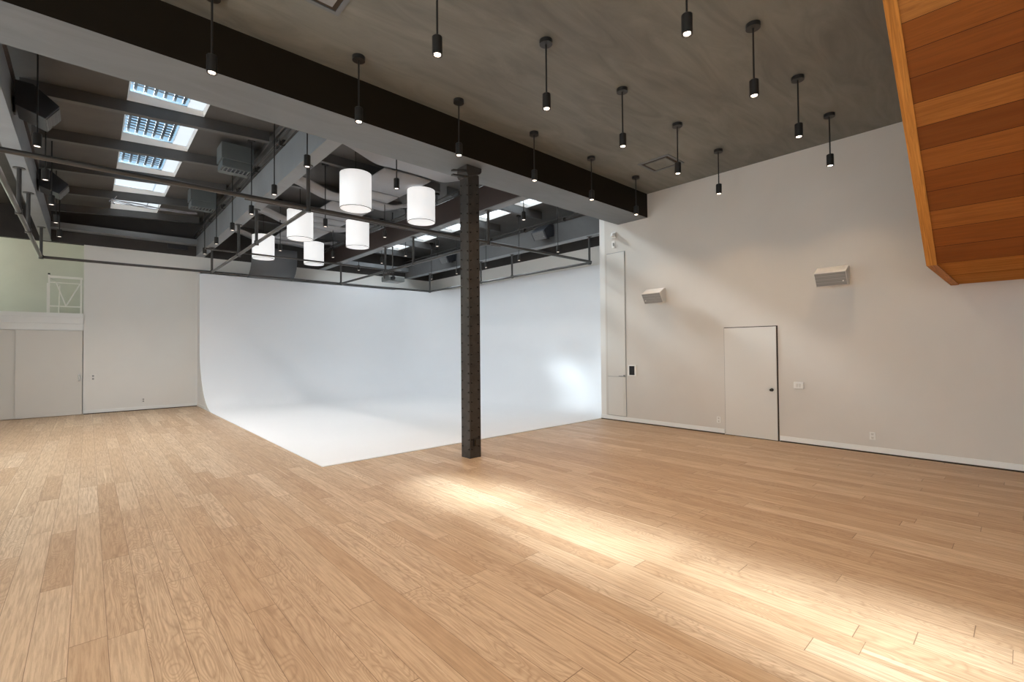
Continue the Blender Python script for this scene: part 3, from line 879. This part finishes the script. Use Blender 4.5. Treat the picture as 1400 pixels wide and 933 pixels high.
b.box(6.42, 6.59, 11.95, 12.05, 3.98, 4.06); SH(b).build('mount', M['pipe'], t)
b = MB(); b.cyl((6.56, 12.0, 4.0), (6.56, 12.0, ZD), 0.02, 10); SH(b).build('pole', M['pipe'], t)

# ------------------------------------------------------------------ ceiling vents on the near ceiling
def vent(x0, x1, y0, y1, label, mid):
    t = thing('ceiling_vent', label, 'vent', ((x0 + x1) / 2, (y0 + y1) / 2, ZC), 'square ceiling vents')
    b = MB(); w = 0.045
    for q in ((x0, x1, y0, y0 + w), (x0, x1, y1 - w, y1), (x0, x0 + w, y0 + w, y1 - w), (x1 - w, x1, y0 + w, y1 - w)): b.box(*q, ZC - 0.012, ZC)
    b.build('frame', M['soffit'], t)
    b = MB(); b.box(x0 + w, x1 - w, y0 + w, y1 - w, ZC - 0.003, ZC); b.build('recess', M['gap'], t)
    b = MB(); g = 0.10; b.box(x0 + g, x1 - g, y0 + g, y1 - g, ZC - 0.02, ZC - 0.004); b.build('centre_panel', mid, t)
vent(1.25, 1.875, 4.03, 4.66, 'square ceiling vent with pale centre panel at the top edge beside the beam', M['cloud'])
vent(7.57, 8.15, 4.18, 4.80, 'square grey ceiling vent among the pendants near the right wall', M['ceil'])

# ------------------------------------------------------------------ small things on the walls
def wallplate(name, label, cat, y0, y1, z0, z1, x=XR, th=0.012):
    t = thing(name, label, cat, (x, (y0 + y1) / 2, (z0 + z1) / 2))
    b = MB(); b.box(x - th, x, y0, y1, z0, z1); b.build('plate', M['plastic'], t, bevel=0.003)
    return t
t = wallplate('light_switch', 'white double light switch plate right of the plain door', 'light switch', 2.60, 2.75, 0.965, 1.08, th=0.018)
for y in (2.645, 2.690):
    b = MB(); b.box(XR - 0.024, XR - 0.018, y - 0.016 + 0.008, y + 0.016 + 0.008, 0.99, 1.055); b.build('rocker', M['doorwhite'], t, bevel=0.002)
for (yc, lab) in ((4.08, 'white double wall outlet low on the wall left of the plain door'), (1.65, 'white double wall outlet low on the right wall below the stair')):
    t = wallplate('wall_outlet', lab, 'outlet', yc - 0.038, yc + 0.038, 0.215, 0.335, th=0.014)
    for z in (0.247, 0.303):
        b = MB(); b.box(XR - 0.019, XR - 0.014, yc - 0.018, yc + 0.018, z - 0.019, z + 0.019)
        s_ = b.build('socket', M['doorwhite'], t, bevel=0.003)
        b = MB()
        for dy in (-0.007, 0.007): b.box(XR - 0.0195, XR - 0.0185, yc + dy - 0.0015, yc + dy + 0.0015, z - 0.004, z + 0.010)
        b.cyl((XR - 0.0185, yc, z - 0.010), (XR - 0.0195, yc, z - 0.010), 0.003, 8); b.build('slot', M['gap'], s_)
t = thing('wall_tablet', 'small black screen in white frame on the wall beside the tall narrow panel door', 'control panel', (XR, 6.045, 1.19))
b = MB(); b.box(XR - 0.022, XR, 5.93, 6.15, 1.06, 1.315); b.build('frame', M['plastic'], t, bevel=0.006)
b = MB(); b.box(XR - 0.026, XR - 0.022, 5.972, 6.108, 1.085, 1.29); b.build('screen', M['darkplastic'], t)
t = thing('motion_sensor', 'small white round sensor below the end of the big beam', 'sensor', (XR, 6.485, 4.37))
b = MB(); b.box(XR - 0.03, XR, 6.43, 6.55, 4.30, 4.44); b.build('base', M['plastic'], t, bevel=0.008)
b = MB(); b.lathe([(0.0, 0.0), (0.055, 0.01), (0.060, 0.05), (0.045, 0.09), (0.0, 0.10)], XR - 0.07, 6.47, 20)
for v in b.bm.verts: v.co.z += 4.31
b.build('dome', M['plastic'], t, smooth=True)
t = thing('wall_toggle', 'tiny white toggle switch high above the tall narrow panel door', 'switch', (XR, 6.51, 4.16))
b = MB(); b.box(XR - 0.008, XR, 6.47, 6.56, 4.08, 4.24); b.build('plate', M['plastic'], t, bevel=0.002)
b = MB(); b.box(XR - 0.03, XR - 0.008, 6.495, 6.515, 4.12, 4.19); b.build('toggle', M['greyline'], t)
t = thing('light_switch', 'small white switch plate with grey toggles on the back wall beside the sliding doors', 'light switch', (0.10, YB, 1.0))
b = MB(); b.box(0.03, 0.18, YB - 0.01, YB, 0.90, 1.10); b.build('plate', M['plastic'], t, bevel=0.003)
for dz in (-0.05, 0.03):
    b = MB(); b.box(0.085, 0.125, YB - 0.025, YB - 0.01, 1.0 + dz, 1.045 + dz); b.build('toggle', M['greyline'], t)
t = thing('wall_outlet', 'small white wall outlet low on the back wall left of the white cove', 'outlet', (1.21, YB, 0.29))
b = MB(); b.box(1.17, 1.25, YB - 0.01, YB, 0.23, 0.35); b.build('plate', M['plastic'], t, bevel=0.003)
for z in (0.262, 0.318):
    b = MB(); b.box(1.19, 1.23, YB - 0.014, YB - 0.01, z - 0.02, z + 0.02); b.build('socket', M['greyline'], t)

# ------------------------------------------------------------------ cedar-clad stair hanging in at the upper right
YS = 0.703; YN = -1.6
R0 = Vector((6.723, 0, 2.573)); dirv = Vector((4.625 - 6.723, 0, 4.43 - 2.573)).normalized()
top_s = (ZC - 0.01 - R0.z) / dirv.z
R1 = R0 + dirv * top_s
nrm = Vector((dirv.z, 0, -dirv.x))          # up and towards the wall
if nrm.z < 0: nrm = -nrm
t = thing('staircase', 'cedar-clad underside of a wooden staircase and landing at the upper right', 'staircase', (R0.x, YS, R0.z))
t.location = (R0.x, 0, R0.z)
ang = math.atan2(dirv.z, dirv.x)            # local X runs up the slope
def sloped(name, l0, l1, y0, y1, n0, n1, mat):
    b = MB()
    vs = [(a, y, n) for a in (l0, l1) for y in (y0, y1) for n in (n0, n1)]
    b.box(l0, l1, y0, y1, n0, n1)
    o = b.build(name, mat, t, local=True)
    # local x -> dirv, local y -> world y, local z -> normal (upward)
    mx = Matrix((( dirv.x, 0, nrm.x, 0), (0, 1, 0, 0), (dirv.z, 0, nrm.z, 0), (0, 0, 0, 1)))
    o.matrix_local = mx
    return o
sloped('sloped_soffit', 0.0, top_s - 0.05, YN, 0.617, 0.0, 0.05, M['stairsoffit'])
sloped('edge_trim', 0.0, top_s - 0.36, 0.617, YS, -0.012, 0.30, M['stairtrim'])
b = MB(); b.box(0.0, XR - R0.x - 0.002, YN, 0.617, -0.0, 0.05); b.build('landing_soffit', M['stairflat'], t, local=True)
b = MB(); b.box(0.0, XR - R0.x - 0.002, 0.617, YS, -0.012, 0.30); b.build('landing_trim', M['stairtrim'], t, local=True)
b = MB()
# solid body of steps above the soffit (seen only from other positions)
steps = [(0.02, 0.05)]
x, z = 0.0, 0.30
pts = [(XR - R0.x - 0.002, 0.05), (XR - R0.x - 0.002, 0.30), (0.0, 0.30)]
L = (R1.x - R0.x); nst = 12; rise = (ZC - 0.02 - R0.z - 0.30) / nst
for i in range(nst):
    z0 = 0.30 + rise * i
    xa = L * i / nst * 0.88
    pts.append((xa, z0 + rise)); pts.append((L * (i + 1) / nst * 0.88, z0 + rise))
pts.append((R1.x - R0.x + 0.08, ZC - 0.02 - R0.z)); pts.append((0.06, 0.06))
b.prism(pts, 'y', YN, 0.60); b.build('stair_body', M['stairtrim'], t, local=True)

# ------------------------------------------------------------------ camera
f, yaw, pitch, roll = 637.437, 0.832942, 0.0174063, -0.0088055
fw = Vector((math.cos(yaw) * math.cos(pitch), math.sin(yaw) * math.cos(pitch), math.sin(pitch)))
rt = Vector((math.sin(yaw), -math.cos(yaw), 0)); up = rt.cross(fw)
c_, s_ = math.cos(roll), math.sin(roll)
r2 = rt * c_ + up * s_; u2 = up * c_ - rt * s_
cd = bpy.data.cameras.new('camera'); cam = bpy.data.objects.new('camera', cd); COL.objects.link(cam)
cd.sensor_width = 36; cd.lens = f / 1400 * 36; cd.clip_start = 0.05; cd.clip_end = 200
mw = Matrix(((r2.x, u2.x, -fw.x, 0), (r2.y, u2.y, -fw.y, 0), (r2.z, u2.z, -fw.z, 1.70), (0, 0, 0, 1)))
cam.matrix_world = mw
SC.camera = cam

# ------------------------------------------------------------------ light
w = bpy.data.worlds.new('sky'); SC.world = w; w.use_nodes = True
wn = w.node_tree; wn.nodes.clear()
wo = wn.nodes.new('ShaderNodeOutputWorld'); bg = wn.nodes.new('ShaderNodeBackground')
bg.inputs[0].default_value = (0.50, 0.77, 0.98, 1); bg.inputs[1].default_value = 0.68
wn.links.new(bg.outputs[0], wo.inputs[0])
# sun through the skylights: it falls on the floor in a band and on the right wall behind the beam
sd = Vector((2.55, -8.2, -5.72)).normalized()
sl = bpy.data.lights.new('sun', 'SUN'); sl.energy = 45.0; sl.angle = math.radians(5.5); sl.color = (0.92, 0.98, 1.0)
so = bpy.data.objects.new('sun', sl); COL.objects.link(so)
so.rotation_euler = sd.to_track_quat('-Z', 'Y').to_euler(); so.location = (0, 12, 12)
# ceiling lamp inside the mezzanine
pl = bpy.data.lights.new('mezzanine_lamp', 'POINT'); pl.energy = 36; pl.color = (0.93, 1.0, 0.86); pl.shadow_soft_size = 0.15
po = bpy.data.objects.new('mezzanine_lamp', pl); COL.objects.link(po); po.location = (-3.3, 18.3, 4.75)

# added fill light in made-up windows on the left wall (outside the picture)
def fill_window(n, y0, y1, z0, z1, watts, tilt=0):
    b = MB(); w = 0.07
    ys = [y0 + (y1 - y0) * i / 4 for i in range(5)]
    for y in ys: b.box(-4.05, -3.99, y - w / 2, y + w / 2, z0 - w, z1 + w)
    for z in (z0 - w, z1): b.box(-4.05, -3.99, y0, y1, z, z + w)
    struct(b.build('window_%d' % n, M['trimwhite']))  # made-up frame around the added fill light
    l = bpy.data.lights.new('added_fill', 'AREA'); l.shape = 'RECTANGLE'
    l.size = z1 - z0; l.size_y = y1 - y0; l.energy = watts; l.color = (0.82, 0.93, 1.0)
    o = bpy.data.objects.new('added_fill', l); COL.objects.link(o)
    o.location = (-4.03, (y0 + y1) / 2, (z0 + z1) / 2)
    o.rotation_euler = (0, -PI / 2, 0)
fill_window(11, -3.4, 3.0, 1.2, 3.8, 265)
fill_window(12, 6.8, 12.0, 1.2, 3.4, 200)
# ------------------------------------------------------------------ view
vs_ = SC.view_settings
vs_.view_transform = 'Standard'; vs_.look = 'None'; vs_.exposure = 0.5; vs_.gamma = 1.0; vs_.use_curve_mapping = False
SC.display_settings.display_device = 'sRGB'
cy = SC.cycles
cy.max_bounces = 10; cy.diffuse_bounces = 6; cy.transparent_max_bounces = 12; cy.glossy_bounces = 4
cy.sample_clamp_indirect = 6.0; cy.caustics_reflective = False; cy.caustics_refractive = False
cy.use_denoising = True
try: cy.denoiser = 'OPENIMAGEDENOISE'
except Exception: pass
